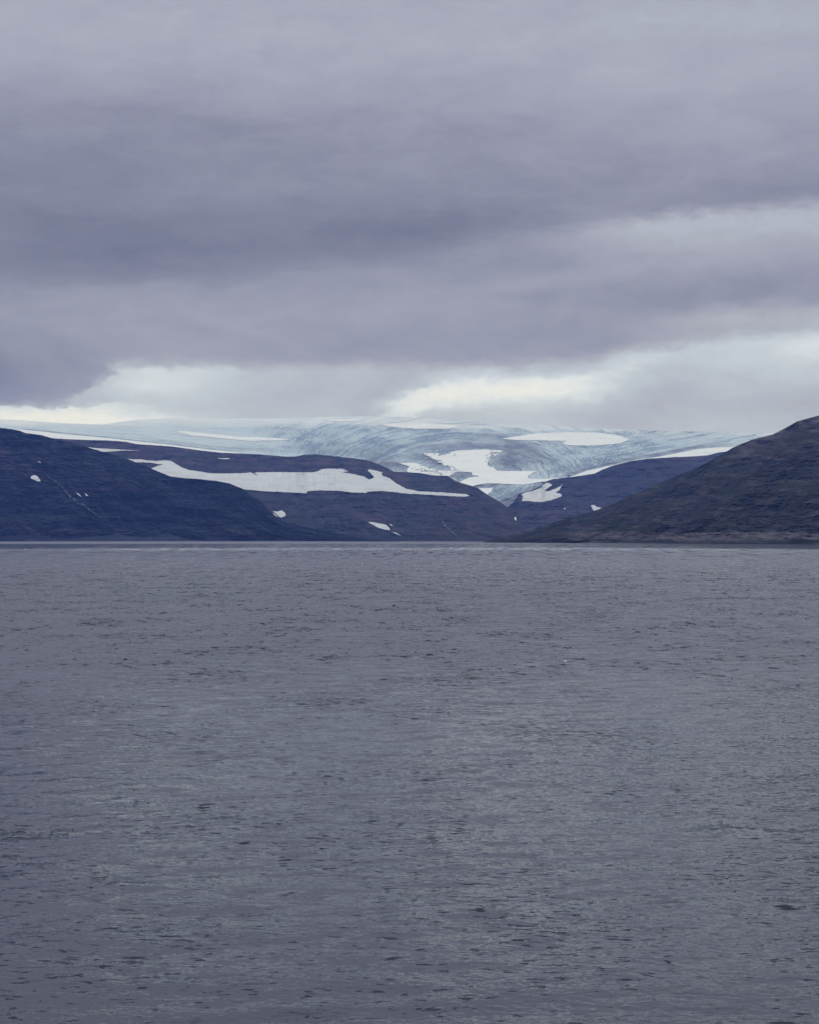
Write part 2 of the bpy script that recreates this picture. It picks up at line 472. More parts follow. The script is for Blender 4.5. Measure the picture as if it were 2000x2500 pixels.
valley = Hill("valley_hillside", np.arange(1225, 2300, 1.5),
            [(1225, 1250), (1240, 1238), (1256, 1224), (1267, 1206), (1300, 1196), (1320, 1187), (1332, 1176), (1348, 1170), (1376, 1167), (1400, 1164),
             (1452, 1156), (1470, 1147), (1497, 1136.5), (1539, 1126), (1581, 1120), (1643, 1116), (1696, 1114), (1730, 1111), (1755, 1104.5),
             (1776, 1102), (1900, 1085), (2300, 1050)],
            [(1225, 1322), (2300, 1323)], [(1225, 9500), (1380, 10300), (1700, 10600), (2300, 10800)], [(1225, 8200), (1500, 7800), (2300, 7000)],
            23, 260, 36, 1.0, .0)
right = Hill("right_hillside", np.arange(1182, 3000, 1.5),
            [(1182, 1322.8), (1189, 1321), (1212, 1314), (1247, 1307), (1300, 1293), (1361, 1272.5), (1398, 1262), (1450, 1247.5), (1501, 1228.7), (1539, 1211),
             (1609, 1180), (1664, 1157), (1703, 1142.8), (1713, 1136.5), (1748, 1117), (1793, 1091), (1835, 1074), (1887, 1060.7), (1901, 1053.7),
             (1932, 1037), (1946, 1028.7), (1974, 1021), (2000, 1014), (2150, 975), (2600, 880), (3000, 840)],
            [(1182, 1324.5), (1400, 1326.6), (2000, 1329), (2600, 1331), (3000, 1332)],
            [(1182, 4800), (1400, 5300), (2000, 5100), (3000, 4300)], None, 37, 190, 28, 1.25, -.55)

left.build(m_left, 260, lambda x, y, t: np.clip(1.1 * blob(x, y, 60, 1140, 130, 22, 25) * patchy(x, y, 51, 2) + 1.0 * blob(x, y, 100, 1300, 330, 16, 4) * patchy(x, y, 52, 1.5)
                                                + .7 * blob(x, y, 250, 1170, 160, 25, 20) * patchy(x, y, 53, 2) + .5 * blob(x, y, 560, 1290, 90, 12, 10), 0, 1))
plateau.build(m_mid, 230, lambda x, y, t: np.clip(.95 * smooth(.72, .93, t) * patchy(x, y, 61) * (x < 1000) + .5 * smooth(1000, 1100, x) * patchy(x, y, 62)
                                                  + .9 * blob(x, y, 890, 1262, 60, 8, 20) + .15 * patchy(x, y, 63), 0, 1))
valley.build(m_val, 200, lambda x, y, t: np.clip(.8 * blob(x, y, 1700, 1120, 90, 14, -5) + .55 * blob(x, y, 1340, 1260, 120, 25, 0) + .3 * patchy(x, y, 71), 0, 1))
right.build(m_right, 300, lambda x, y, t: np.clip(1.3 * smooth(1321, 1314, y) * smooth(1297, 1302, y) * smooth(1340, 1450, x) * np.clip(.5 + patchy(x, y, 81, 2.2), 0, 1)
                                                  + .8 * smooth(.72, 1., t) * smooth(1700, 1850, x) * patchy(x, y, 82) + .35 * smooth(.6, .8, patchy(x, y, 83)), 0, 1))

# ---- glacier: an ice cap spilling into a valley tongue
GTOP = [(-700, 1008), (0, 1024), (60, 1026), (130, 1031), (180, 1034), (250, 1036.5), (285, 1031), (340, 1024), (420, 1021), (520, 1022), (640, 1021.5),
        (740, 1020), (840, 1016.5), (930, 1016), (1010, 1019), (1100, 1026), (1200, 1033), (1350, 1039), (1500, 1047), (1620, 1052), (1760, 1055),
        (1900, 1057), (2500, 1040)]
GY = [1012, 1020, 1030, 1045, 1060, 1090, 1120, 1160, 1200, 1245, 1330]
GD = [15700, 15300, 14800, 14100, 13450, 12400, 11600, 10900, 10350, 9900, 9500]


def gl_flow(x, y):
    # flow bands: along the margin on the left, bending round the hollow in the middle, along the margin on the right
    wx = x + 15 * fbm(x / 70., y / 18., 4, 91); wy = y + 5 * fbm(x / 60., y / 15., 4, 92)
    t = (wy - 1020) / 34. - (wx - 300) / 380.
    arc = np.hypot((wx - 1140) / 1.0, (wy - 1172) / .40) / 100.
    edge = (wy - (1165 - (wx - 1400) * .19)) / 40.
    w1 = smooth(560, 820, x + 60 * fbm(x / 90., y / 25., 2, 93)); w2 = smooth(1360, 1580, x)
    return t, arc, edge, w1, w2


def gl_crev(x, y):
    t, arc, edge, w1, w2 = gl_flow(x, y)
    band = lambda p, sd_: fbm(p * 12, x / 190. + y / 90., 5, sd_, .75)
    lines = band(t, 101) * (1 - w1) + (band(arc, 102) + .07) * w1 * (1 - w2) + band(edge, 103) * w1 * w2
    seracs = 1 - np.abs(fbm((x - y * 1.5) / 16., (y + .25 * x) / 4.6, 5, 107, .68)) * 3.0
    seracs2 = 1 - np.abs(fbm((x + y * 2.2) / 18., (y - .2 * x) / 4.4, 5, 109, .68)) * 3.0
    ch = smooth(-.12, .12, fbm(x / 70., y / 20., 3, 111))
    rough = np.clip(seracs * ch + seracs2 * (1 - ch), 0, 1) ** 1.5
    amount = np.clip(.5 + 1.5 * fbm(x / 80., y / 22., 4, 113), .1, 1)
    zone = (.08 + .92 * smooth(560, 720, x) * smooth(1030, 1052, y)) * (1 - .6 * smooth(1560, 1760, x)) * (1 - .45 * smooth(1150, 1220, x) * smooth(1400, 1330, x))
    fall = 1.0 * blob(x, y, 1390, 1140, 110, 26, -8) + .9 * blob(x, y, 1230, 1200, 60, 16, 0) + .6 * blob(x, y, 880, 1080, 120, 18, 0)
    v = 1.1 * rough * zone * (amount + .5 * fall) + 1.2 * np.clip(lines * 3.0 - .10, 0, 1) * (.5 + .5 * w1) * (.5 + .5 * amount)
    return np.clip(v, 0, 1) * (.3 + .7 * smooth(1020, 1050, y))


def gl_depth(px, py, fine=True):
    base = np.interp(py, GY, GD) + 250 * fbm(px / 260., py / 60., 3, 121) * smooth(1018, 1060, py)
    if fine:
        base = base + 26 * (gl_crev(px, py) - .3)
    return base


def gl_debris(x, y):
    d = (.95 * blob(x, y, 1245, 1122, 48, 30, 0) + .75 * blob(x, y, 1130, 1090, 130, 9, 0) + .9 * blob(x, y, 1060, 1125, 45, 14, 20)
         + .95 * blob(x, y, 960, 1134, 60, 12, 8) + .75 * blob(x, y, 1120, 1158, 40, 12, 0) + .55 * blob(x, y, 1290, 1100, 80, 14, 25)
         + .85 * blob(x, y, 1290, 1212, 50, 16, -15) + .95 * blob(x, y, 1165, 1186, 28, 4, 3) + .95 * blob(x, y, 1205, 1184, 16, 5, 0)
         + .6 * blob(x, y, 1330, 1182, 50, 5, -15) + .85 * blob(x, y, 1345, 1178, 16, 3, -10) + .9 * blob(x, y, 1355, 1185, 25, 4, -30)
         + .5 * blob(x, y, 870, 1100, 120, 12, 5) + .6 * blob(x, y, 1250, 1225, 40, 14, -15) + .4 * blob(x, y, 1180, 1068, 160, 8, 0))
    er = np.interp(x, [1380, 1435, 1480, 1546, 1609, 1678, 1713, 1800], [1163, 1148, 1138, 1123, 1113, 1100, 1093, 1088]) - 4
    d = d + .75 * np.exp(-((y - er) / 5.) ** 2) * smooth(1370, 1400, x) * smooth(1830, 1700, x)
    el_ = np.interp(x, [0, 57, 98, 166, 260, 333, 420, 500, 600], [1046, 1048, 1052, 1059.5, 1068, 1076.5, 1085, 1095.5, 1104]) - .8
    d = d + .85 * np.exp(-((y - el_) / 1.3) ** 2) * smooth(20, 80, x) * smooth(620, 520, x)
    d = d + .4 * np.exp(-((y - el_ + 6) / 3.) ** 2) * smooth(300, 420, x) * smooth(700, 580, x)
    n = fbm(x / 30., y / 8., 4, 131)
    return np.clip(d * (1.05 + 1.0 * n), 0, 1)


gx = np.arange(-700, 2500, 1.4)
gtop = np.interp(gx, [p[0] for p in GTOP], [p[1] for p in GTOP]) + .5 * fbm(gx / 22., gx * 0, 3, 141)
glow = np.interp(gx, [-700, 0, 128, 300, 420, 540, 700, 770, 900, 960, 1100, 1150, 1200, 1260, 1300, 1380, 1500, 1700, 1900, 2500],
                 [1080, 1085, 1090, 1100, 1110, 1125, 1140, 1135, 1145, 1175, 1195, 1210, 1235, 1262, 1225, 1185, 1160, 1135, 1120, 1110])
gt_ = np.linspace(0, 1, 190) ** 1.15
GPY = gtop + (glow - gtop) * gt_[:, None]
GPX = np.broadcast_to(gx, GPY.shape)
gD = gl_depth(GPX, GPY)
gco = world_pt(GPX, GPY, gD)
# the cap carries on backwards behind its skyline, and the snout has a toe
back = []
for dd, dz in ((2000, -160), (1200, -40), (500, 0)):
    q = gco[0].copy(); s_ = (q[:, 1] + dd) / q[:, 1]; q[:, 0] *= s_; q[:, 1] *= s_; q[:, 2] += dz - 6; back.append(q)
toe = gco[-1].copy(); toe[:, 2] -= 60
allg = np.concatenate([np.stack(back), gco, toe[None]], 0)
pad = lambda a, v: np.concatenate([np.repeat(a[:1] * 0 + v, 3, 0), a, a[-1:]], 0)
crev_a = pad(gl_crev(GPX, GPY), 0); deb_a = pad(gl_debris(GPX, GPY), 0)
firn_mist = pad(smooth(1050, 1026, GPY - np.interp(GPX, [0, 900, 1100, 1900], [0, -2, 10, 26]) + 8 * fbm(GPX / 90., GPY / 10., 3, 151)) * .8 + .5 * smooth(380, 0, GPX) * smooth(1042, 1030, GPY), 1)  # pale upper snow, with low mist over the skyline painted into the colour
strg = np.zeros(allg.shape); strg[..., 0] = np.concatenate([np.repeat(GPX[:1], 3, 0), GPX, GPX[-1:]]) / 50.
strg[..., 1] = np.concatenate([np.repeat(GPY[:1], 3, 0), GPY, GPY[-1:]]) / 8.
glacier = make_mesh("glacier", allg.reshape(-1, 3), grid_quads(allg.shape[0], allg.shape[1]), m_ice,
                    {'crev': crev_a.ravel(), 'debris': deb_a.ravel(), 'firn_mist': np.clip(firn_mist, 0, 1).ravel(), 'strata': strg.reshape(-1, 3)})
tag(glacier, "pale blue glacier spilling from the ice cap down into the valley between the hills", "glacier", kind='structure')

# sea bed / land under everything, beyond the shore
land_quads = np.array([[0, 1, 2, 3]])
m_bed, T = new_mat("sea_bed")
principled(T, T.mixc(T.noise(T.add('ShaderNodeTexCoord').outputs['Object'], .01), (.03, .035, .04, 1), (.05, .05, .045, 1)), .9, .1)
bed = make_mesh("sea_bed", np.array([[-45000, -20000, -25], [45000, -20000, -25], [45000, 45000, -25], [-45000, 45000, -25]]), land_quads, m_bed)
tag(bed, None, None, kind='structure')


# ------------------------------------------------------------------ snow patches
def inside(poly, x, y):
    r = np.zeros(x.shape, bool); n = len(poly)
    for i in range(n):
        x0, y0 = poly[i]; x1, y1 = poly[(i + 1) % n]
        if y0 == y1: continue
        c = (y0 > y) != (y1 > y)
        r ^= c & (x < (x1 - x0) * (y - y0) / (y1 - y0) + x0)
    return r


def snow_patch(name, poly, depth, label, cat, mat=m_snow, off=24, rag=1.4, ragf=7., holes=None, group=None, seed=0, thin=False):
    pa = np.array(poly, float); lo = pa.min(0) - 2; hi = pa.max(0) + 2
    size = max(hi[0] - lo[0], hi[1] - lo[1])
    p = .45 if size < 30 else (.7 if size < 200 else .9)
    nx = int((hi[0] - lo[0]) / p) + 1; ny = int((hi[1] - lo[1]) / p) + 1
    X, Y = np.meshgrid(lo[0] + np.arange(nx) * p, lo[1] + np.arange(ny) * p)
    cx = (X[:-1, :-1] + X[1:, 1:]) / 2; cy = (Y[:-1, :-1] + Y[1:, 1:]) / 2
    sd_ = 200 + seed * 7 + int(pa[0, 0])
    qx = cx + rag * 2.0 * fbm(cx / ragf, cy / (ragf * .45), 4, sd_, .6); qy = cy + rag * fbm(cx / ragf, cy / (ragf * .45), 4, sd_ + 3, .6)
    m = inside([tuple(v) for v in poly], qx, qy)
    if holes is not None: m &= ~holes(cx, cy)
    if m.sum() == 0: return None
    idx = np.arange(nx * ny).reshape(ny, nx)
    top = np.stack([idx[:-1, :-1], idx[1:, :-1], idx[1:, 1:], idx[:-1, 1:]], -1)[m]
    used, inv = np.unique(top, return_inverse=True)
    top = inv.reshape(-1, 4)
    ux = X.ravel()[used]; uy = Y.ravel()[used]
    D = depth(ux, uy, False)
    a = world_pt(ux, uy, D - off); b_ = world_pt(ux, uy, D + off)
    n = len(used)
    e = np.concatenate([top[:, [0, 1]], top[:, [1, 2]], top[:, [2, 3]], top[:, [3, 0]]])
    key = e[:, 0].astype(np.int64) * n + e[:, 1]; rkey = e[:, 1].astype(np.int64) * n + e[:, 0]
    be = e[~np.isin(key, rkey)]
    sides = np.stack([be[:, 1], be[:, 0], be[:, 0] + n, be[:, 1] + n], -1)
    bot = top[:, ::-1] + n
    co = np.concatenate([a, b_])
    org = np.array([co[:, 0].mean(), co[:, 1].mean(), co[:, 2].min()])
    o = make_mesh(name, co - org, np.concatenate([top, sides, bot]), mat, smooth_shade=False)
    f = np.zeros(len(o.data.polygons), bool); f[:len(top)] = True
    o.data.polygons.foreach_set("use_smooth", f)
    o.location = org
    tag(o, label, cat, group)
    return o


PB = [(309, 1120), (322, 1121), (344, 1122), (381, 1125.5), (398, 1123.8), (418, 1125), (423, 1128.6), (440, 1139), (459, 1147), (481, 1150), (509, 1154.6),
      (529, 1156), (560, 1155.7), (599, 1155), (611, 1153), (619, 1156), (628, 1161), (622, 1153), (678, 1152.6), (725, 1153), (762, 1153.5), (776, 1150.7),
      (785, 1145.6), (801, 1143.8), (836, 1145), (851, 1150.7), (834, 1152.5), (866, 1158), (889, 1163.5), (901, 1171),
      (913.5, 1165.8), (910, 1160), (896.8, 1148), (902, 1145.6), (921.6, 1149.6), (935, 1153), (931, 1156.5), (934, 1162), (951.7, 1167.4),
      (965.7, 1178.6), (982, 1188), (993.5, 1193.6), (1023.6, 1199.4), (1074.6, 1202), (1137, 1206.4), (1147.7, 1209.9), (1137, 1212.9),
      (1074.6, 1209.9), (1023.6, 1206.4), (993.5, 1205.7), (958.7, 1201), (931, 1199), (898.4, 1200.6), (893.8, 1203.6), (856.7, 1202), (826.5, 1198),
      (773, 1197.8), (750, 1199.4), (748, 1205), (701, 1202), (650, 1199.9), (597, 1195), (560, 1192), (520, 1186), (470, 1180), (410, 1172),
      (360, 1152), (369, 1144), (383, 1138), (397.7, 1134), (370, 1130.5), (344, 1128.6), (327, 1128.6), (321.6, 1124.5)]
snow_patch("snowfield", PB, plateau.depth, "long winding snowfield across the middle of the brown plateau below the glacier", "snowfield")
GS = "small snow patches on the hills"
snow_patch("snow_patch", [(215, 1092), (240, 1094.5), (300, 1097.7), (345, 1100.5), (300, 1100), (285, 1101.5), (268, 1102.5), (245, 1104), (215, 1100)],
           plateau.depth, "thin pointed snow strip at the far left of the plateau above the winding snowfield", "snow patch", rag=.6, group=GS)
snow_patch("snow_patch", [(530, 1117.6), (545, 1119), (555, 1118), (564, 1120.8), (548, 1121.4), (535, 1119.8)], plateau.depth,
           "tiny sliver of snow high on the plateau just under the glacier's edge", "snow patch", rag=.3, group=GS)
snow_patch("snow_patch", [(678, 1249), (687.5, 1246), (695.6, 1251.6), (698, 1258.5), (687.5, 1264), (681.7, 1262), (672.5, 1252.8), (665.5, 1247.6)], plateau.depth,
           "rounded snow patch with a tail under the widest part of the snowfield", "snow patch", rag=.5, group=GS)
snow_patch("snow_patch", [(665, 1252.3), (671, 1254.5), (680, 1262.9), (673, 1260)], plateau.depth,
           "narrow snow sliver tucked against the left side of the rounded patch", "snow patch", rag=.3, group=GS)
snow_patch("snow_patch", [(898, 1274.5), (910, 1274.8), (942.5, 1281), (949.4, 1287.5), (953.6, 1295), (940, 1293.3), (921.6, 1287.5)], plateau.depth,
           "wedge shaped snow patch low on the slope just above the shore", "snow patch", rag=.6, group=GS)
snow_patch("snow_patch", [(955, 1297.6), (968, 1301), (982, 1310), (965.7, 1303)], plateau.depth,
           "thin snow streak running down from the wedge shaped patch to the shore", "snow patch", rag=.3, group=GS)
snow_patch("snow_patch", [(950, 1279.4), (955, 1283), (959.5, 1284.6), (956, 1280)], plateau.depth,
           "speck of snow beside the upper right corner of the wedge shaped patch", "snow patch", rag=.2, group=GS)
snow_patch("snow_patch", [(1256, 1263), (1260, 1261.6), (1262, 1269), (1258.7, 1271), (1255.6, 1265.5)], plateau.depth,
           "small upright snow patch at the right end of the plateau where the valley opens", "snow patch", rag=.3, group=GS)
snow_patch("snow_patch", [(74, 1164.5), (82.6, 1159.6), (90, 1161.6), (100, 1174.6), (93, 1176), (76, 1168)], left.depth,
           "oval snow patch alone on the dark left hill", "snow patch", rag=.5, group=GS)
snow_patch("snow_patch", [(91, 1126), (96, 1125.2), (102, 1130), (97, 1130.4)], left.depth,
           "faint snow speck highest on the dark left hill", "snow patch", rag=.2, group=GS)
snow_patch("snow_patch", [(185, 1203), (191, 1204), (201, 1214.5), (194, 1210.5)], left.depth,
           "larger of two slanting snow slivers beside the stream on the left hill", "snow patch", rag=.3, group=GS)
snow_patch("snow_patch", [(205.6, 1205.2), (210, 1205.2), (216, 1210.5), (211.6, 1211)], left.depth,
           "smaller of two slanting snow slivers beside the stream on the left hill", "snow patch", rag=.2, group=GS)
snow_patch("snow_patch", [(1272, 1207.4), (1283, 1202), (1302, 1198), (1322.5, 1190), (1326, 1183.5), (1335.5, 1178.4), (1344, 1180.6), (1348.6, 1185),
            (1334, 1193.6), (1329, 1198), (1338.4, 1199.7), (1353, 1194), (1367.4, 1187.8), (1375, 1181), (1370, 1187.8), (1368, 1195), (1357, 1202.6),
            (1367.4, 1205), (1372.5, 1209.6), (1367.4, 1214), (1345.7, 1221), (1324, 1225.8), (1302, 1224.8), (1292, 1223), (1274.6, 1224), (1276, 1215.4),
            (1278, 1211)], valley.depth, "jagged snow patch beside the tip of the glacier tongue", "snow patch", rag=1.2, group=GS)
snow_patch("snow_patch", [(1376, 1242), (1379, 1239.6), (1382, 1240.7), (1378, 1243.4)], valley.depth,
           "speck of snow below the jagged patch in the valley", "snow patch", rag=.2, group=GS)
snow_patch("snow_patch", [(1443, 1233.4), (1452, 1233), (1456, 1237), (1474, 1241), (1470, 1247), (1455, 1252), (1447, 1243)], valley.depth,
           "hook shaped snow patch half hidden by the edge of the right hill", "snow patch", rag=.4, group=GS)

GG = "snowfields lying on the glacier"


def big_holes(x, y):
    n = fbm(x / 9., y / 3.2, 4, 301, .6)
    zone = (1.3 * blob(x, y, 1045, 1126, 34, 13, 22) + .9 * blob(x, y, 1075, 1140, 45, 8, 12) + .8 * blob(x, y, 1085, 1108, 26, 4, 0) + .9 * blob(x, y, 1203, 1124, 16, 16, 0)
            + .8 * blob(x, y, 1210, 1106, 16, 3, 0) + .6 * blob(x, y, 1050, 1152, 60, 4, 10))
    return zone + n * 1.3 > .62


GB = [(1032, 1105.6), (1072.8, 1106), (1092, 1108), (1104, 1102.6), (1116.5, 1099.6), (1182.8, 1097), (1228, 1100), (1220.5, 1106.4), (1205, 1115.4), (1207, 1125),
      (1199, 1131), (1190, 1137), (1205, 1141), (1213, 1149), (1238.5, 1149.6), (1280, 1150), (1311, 1150.4), (1300.7, 1154.5), (1289, 1164), (1295, 1169),
      (1324, 1169.7), (1360, 1166.8), (1376.8, 1169.7), (1353, 1178.4), (1348.6, 1174), (1326.8, 1176), (1295, 1181), (1277.5, 1183.5), (1251.5, 1182.8),
      (1218, 1181), (1193.5, 1180), (1164.5, 1183.5), (1150, 1190), (1135, 1188), (1118, 1180), (1134.5, 1170.4), (1151, 1164.4), (1170.7, 1162.6), (1152.6, 1160),
      (1152.6, 1154), (1125.5, 1151), (1113.4, 1152), (1104.4, 1157.6), (1095, 1165), (1060, 1165), (1040, 1161), (1020, 1158), (995, 1155), (993.5, 1148.4),
      (1000, 1139), (972, 1130), (1000, 1129), (1028, 1133), (1040, 1128), (1036, 1116)]
snow_patch("snowfield", GB, gl_depth, "large bright snowfield filling the hollow in the middle of the glacier", "snowfield", mat=m_firn, off=24, holes=big_holes, group=GG, rag=1.6)
snow_patch("snowfield", [(1222, 1070.7), (1249, 1067), (1270, 1063.8), (1305, 1058), (1351.4, 1055.7), (1450, 1055.7), (1469.6, 1057), (1511, 1062.8), (1537, 1073), (1514.8, 1082.6),
            (1469.6, 1087), (1434.8, 1088.5), (1386, 1087), (1370, 1081), (1386, 1077.7), (1350, 1076), (1305, 1075.4), (1249.4, 1073.7)], gl_depth,
           "smooth oval snowfield high on the right part of the glacier", "snowfield", mat=m_firn, off=24, rag=.7, group=GG)
snow_patch("snowfield", [(924.5, 1035.6), (961, 1033.6), (1034, 1033.6), (1099, 1036.8), (1127.4, 1041.7), (1095, 1047), (1013.8, 1047), (961, 1043)], gl_depth,
           "thin lens shaped snowfield near the top centre of the ice cap", "snowfield", mat=m_firn, off=24, rag=.5, group=GG)
snow_patch("snowfield", [(428, 1051.5), (458, 1053), (493, 1057), (539, 1061), (574, 1066), (632, 1067), (678, 1069.6), (711, 1074.5), (678, 1075.5), (609, 1076.6), (574, 1073.5),
            (516, 1067.7), (469.6, 1063.8), (436, 1056)], gl_depth,
           "long narrow snow streak on the left part of the glacier", "snowfield", mat=m_firn, off=24, rag=.6, group=GG)
snow_patch("snowfield", [(785, 1025.5), (830, 1023), (872, 1023.5), (890, 1027), (831, 1029.5)], gl_depth,
           "small bright snow lens at the top of the ice cap left of centre", "snowfield", mat=m_firn, off=24, rag=.6, group=GG)
snow_patch("snowfield", [(1168, 1192.3), (1203.6, 1191), (1199, 1201), (1192, 1205), (1189, 1212), (1175, 1205)], gl_depth,
           "small triangular snow patch against the plateau edge below the large bright snowfield", "snowfield", mat=m_firn, off=24, rag=.5, group=GG)
snow_patch("snowfield", [(1390, 1165), (1435, 1148.7), (1480, 1139), (1546, 1124), (1608.7, 1115), (1678, 1101.7), (1713, 1094.8), (1796.5, 1090.6), (1830, 1095), (1800, 1112),
            (1755, 1115), (1700, 1122), (1600, 1127), (1540, 1135), (1497, 1146), (1470, 1156), (1452, 1164), (1400, 1171)], gl_depth,
           "snow strip along the glacier's right margin above the blue valley slope", "snowfield", mat=m_firn, off=24, rag=.6, group=GG)
snow_patch("snowfield", [(25, 1048.6), (57, 1049), (98, 1053), (128, 1056.9), (166, 1060.6), (211, 1064.4), (260, 1069), (333, 1077.5), (420, 1086), (500, 1096.5), (590, 1106),
            (560, 1110), (500, 1105), (420, 1097), (300, 1084), (211, 1080), (125, 1075), (50, 1060)], gl_depth,
           "long snow strip along the glacier's left margin above the hills", "snowfield", mat=m_firn, off=24, rag=.5, group=GG)


# ------------------------------------------------------------------ streams
def stream(name, pts, depth, width, label, seed, breaks=.0, mat=m_fall, off=24):
    pts = np.array(pts, float)
    seg = np.r_[0, np.cumsum(np.hypot(*np.diff(pts, axis=0).T))]
    s_ = np.arange(0, seg[-1], .8)
    x = np.interp(s_, seg, pts[:, 0]) + 1.2 * fbm(s_ / 9., s_ * 0, 3, seed); y = np.interp(s_, seg, pts[:, 1]) + .5 * fbm(s_ / 7., s_ * 0 + 4, 3, seed)
    w = width * np.clip(.16 + 2.2 * fbm(s_ / 5., s_ * 0 + 9, 4, seed + 2), .02, 1.0)
    w *= smooth(0, 4, s_) * smooth(seg[-1], seg[-1] - 6, s_) + .03
    rows = []
    for k, o_ in ((-1, off), (0, off + 1), (1, off), (1, -off), (-1, -off)):
        xx = x + k * w * .7; yy = y - k * w * .35
        rows.append(world_pt(xx, yy, depth(xx, yy, False) - o_))
    co = np.stack(rows, 1); org = np.array([co[..., 0].mean(), co[..., 1].mean(), co[..., 2].min()])
    o = make_mesh(name, (co - org).reshape(-1, 3), grid_quads(len(s_), 5, True), mat)
    o.location = org
    tag(o, label, "stream", "streams falling down the hills")


GSt = None
stream("stream", [(110, 1158), (116, 1163), (131, 1172), (149, 1185), (157, 1195), (168, 1208), (183, 1220), (203, 1231), (217, 1243), (232, 1254), (248, 1264)], left.depth, 1.15,
       "thin white mountain stream slanting down the dark left hill", 401)
stream("stream", [(157, 1195), (163, 1202), (172, 1215), (190, 1229), (210, 1236), (219, 1247)], left.depth, .7,
       "thin side channel running beside the stream on the left hill", 402)
stream("waterfall", [(1079, 1268), (1082, 1275), (1088, 1286), (1096, 1292), (1110, 1304), (1122, 1311)], plateau.depth, 1.4,
       "broken white waterfall dropping down the plateau near the shore", 403)
stream("stream", [(470, 1236), (476, 1245), (485, 1256)], left.depth, .6, "faint short stream on the lower slope of the left hill below the snowfield", 404)

# ------------------------------------------------------------------ water
rng = np.random.default_rng(7)


def ocean(Lt, N, lmin, lmax, wind_deg, spread, hs, wind_len, seed, chop):
    r = np.random.default_rng(seed)
    k1 = 2 * np.pi * np.fft.fftfreq(N, Lt / N); kx, ky = np.meshgrid(k1, k1)
    k = np.hypot(kx, ky); k[0, 0] = 1
    th = np.arctan2(ky, kx) - math.radians(wind_deg)
    c = np.cos(th)
    sp = np.exp(-1 / (k * wind_len) ** 2) / k ** 3.55 * (np.abs(c) ** spread + .03) * np.where(c < 0, .25, 1)
    sp *= (k < 2 * np.pi / lmin) * (k > 2 * np.pi / lmax)
    sp[0, 0] = 0
    a = (r.normal(size=(N, N)) + 1j * r.normal(size=(N, N))) * np.sqrt(sp)
    h = np.fft.ifft2(a)
    g = hs / 4 / h.real.std()
    dx = np.fft.ifft2(-1j * kx / k * a).real * g * chop; dy = np.fft.ifft2(-1j * ky / k * a).real * g * chop
    return h.real * g, dx, dy, Lt, N


def samp(tile, x, y, rot):
    h, dx, dy, Lt, N = tile
    ca, sa = math.cos(rot), math.sin(rot)
    u = ((x * ca + y * sa) / Lt * N) % N; v = ((-x * sa + y * ca) / Lt * N) % N
    iu = np.floor(u).astype(np.int32); iv = np.floor(v).astype(np.int32); fu = (u - iu).astype(np.float32); fv = (v - iv).astype(np.float32)
    iu %= N; iv %= N; iu1 = (iu + 1) % N; iv1 = (iv + 1) % N
    w = ((1 - fu) * (1 - fv), fu * (1 - fv), (1 - fu) * fv, fu * fv)
    ids = (iv * N + iu, iv * N + iu1, iv1 * N + iu, iv1 * N + iu1)
    out = []
    for a in (h, dx, dy):
        a = a.ravel(); out.append(sum(wi * a[i] for wi, i in zip(w, ids)))
    H, X, Y = out
    return H, X * ca - Y * sa, X * sa + Y * ca


swell = ocean(173.0, 1024, 1.1, 60, -72, 3, .15, .6, 5, 1.1)
midw = ocean(61.0, 1024, .45, 3.2, -84, 3, .060, 3.0, 8, 1.25)
chopt = ocean(29.0, 1024, .12, .6, -78, 2, .016, 3.0, 6, 1.0)


def water_disp(x, y):
    r = np.hypot(x, y)
    h1, x1, y1 = samp(swell, x, y, .12)
    k1 = .42 + .58 * smooth(60, 350, r); h1 = h1 * k1; x1 = x1 * k1; y1 = y1 * k1
    h2_, x2, y2 = samp(chopt, x, y, -.35)
    h3, x3, y3 = samp(midw, x, y, -.2)
    gm = fbm(x / 7., y / 11., 3, 511)            # the steeper little waves come in short groups
    gp = (.30 + 2.6 * np.clip(gm + .05, 0, 1) ** 1.2)
    cat = .75 + .9 * fbm(x / 34., y / 90., 3, 501) + .22 * smooth(-12, 14, x / np.maximum(r, 1) * 60)
    f1 = smooth(1800, 350, r); f2 = smooth(520, 260, r) * np.clip(cat, .25, 1.6)
    f3 = smooth(1300, 500, r) * gp * (.25 + .75 * smooth(50, 320, r))
    return x1 * f1 + x2 * f2 + x3 * f3, y1 * f1 + y2 * f2 + y3 * f3, h1 * f1 + h2_ * f2 + h3 * f3, f1, f2


daz = .00062
azs = np.concatenate([np.radians(np.arange(-180, -30, 3.)), np.radians(np.arange(-30, -16, .5)), np.arange(math.radians(-16), math.radians(16), daz), np.radians(np.arange(16, 30, .5)), np.radians(np.arange(30, 180, 3.))])
rad = [1.5]
while rad[-1] < 34: rad.append(rad[-1] * 1.03)
while rad[-1] < 1500: rad.append(rad[-1] * 1.00135)
while rad[-1] < 40000: rad.append(rad[-1] * 1.02)
rad = np.array(rad)
A_, R_ = np.meshgrid(azs, rad)
wx = (np.sin(A_) * R_).ravel(); wy = (np.cos(A_) * R_).ravel()
dx_, dy_, dz_, f1_, f2_ = water_disp(wx, wy)
near = smooth(3, 15, np.hypot(wx, wy))
wco = np.stack([wx + dx_ * near, wy + dy_ * near, dz_ * near], -1)
nr_, nc_ = A_.shape
wq = grid_quads(nr_, nc_, True)[:, ::-1]
c0 = len(wco)
wco = np.concatenate([wco, [[0, 0, 0]]])
ring = np.arange(nc_); tr = np.stack([np.full(nc_, c0), np.roll(ring, -1), ring], -1)
rr_ = np.hypot(wx, wy)
calm_a = np.concatenate([1 - .93 * smooth(250, 1600, rr_) + .3 * smooth(3500, 3800, rr_), [1]])
mid_a = np.concatenate([smooth(90, 200, rr_) * smooth(700, 400, rr_), [0]])
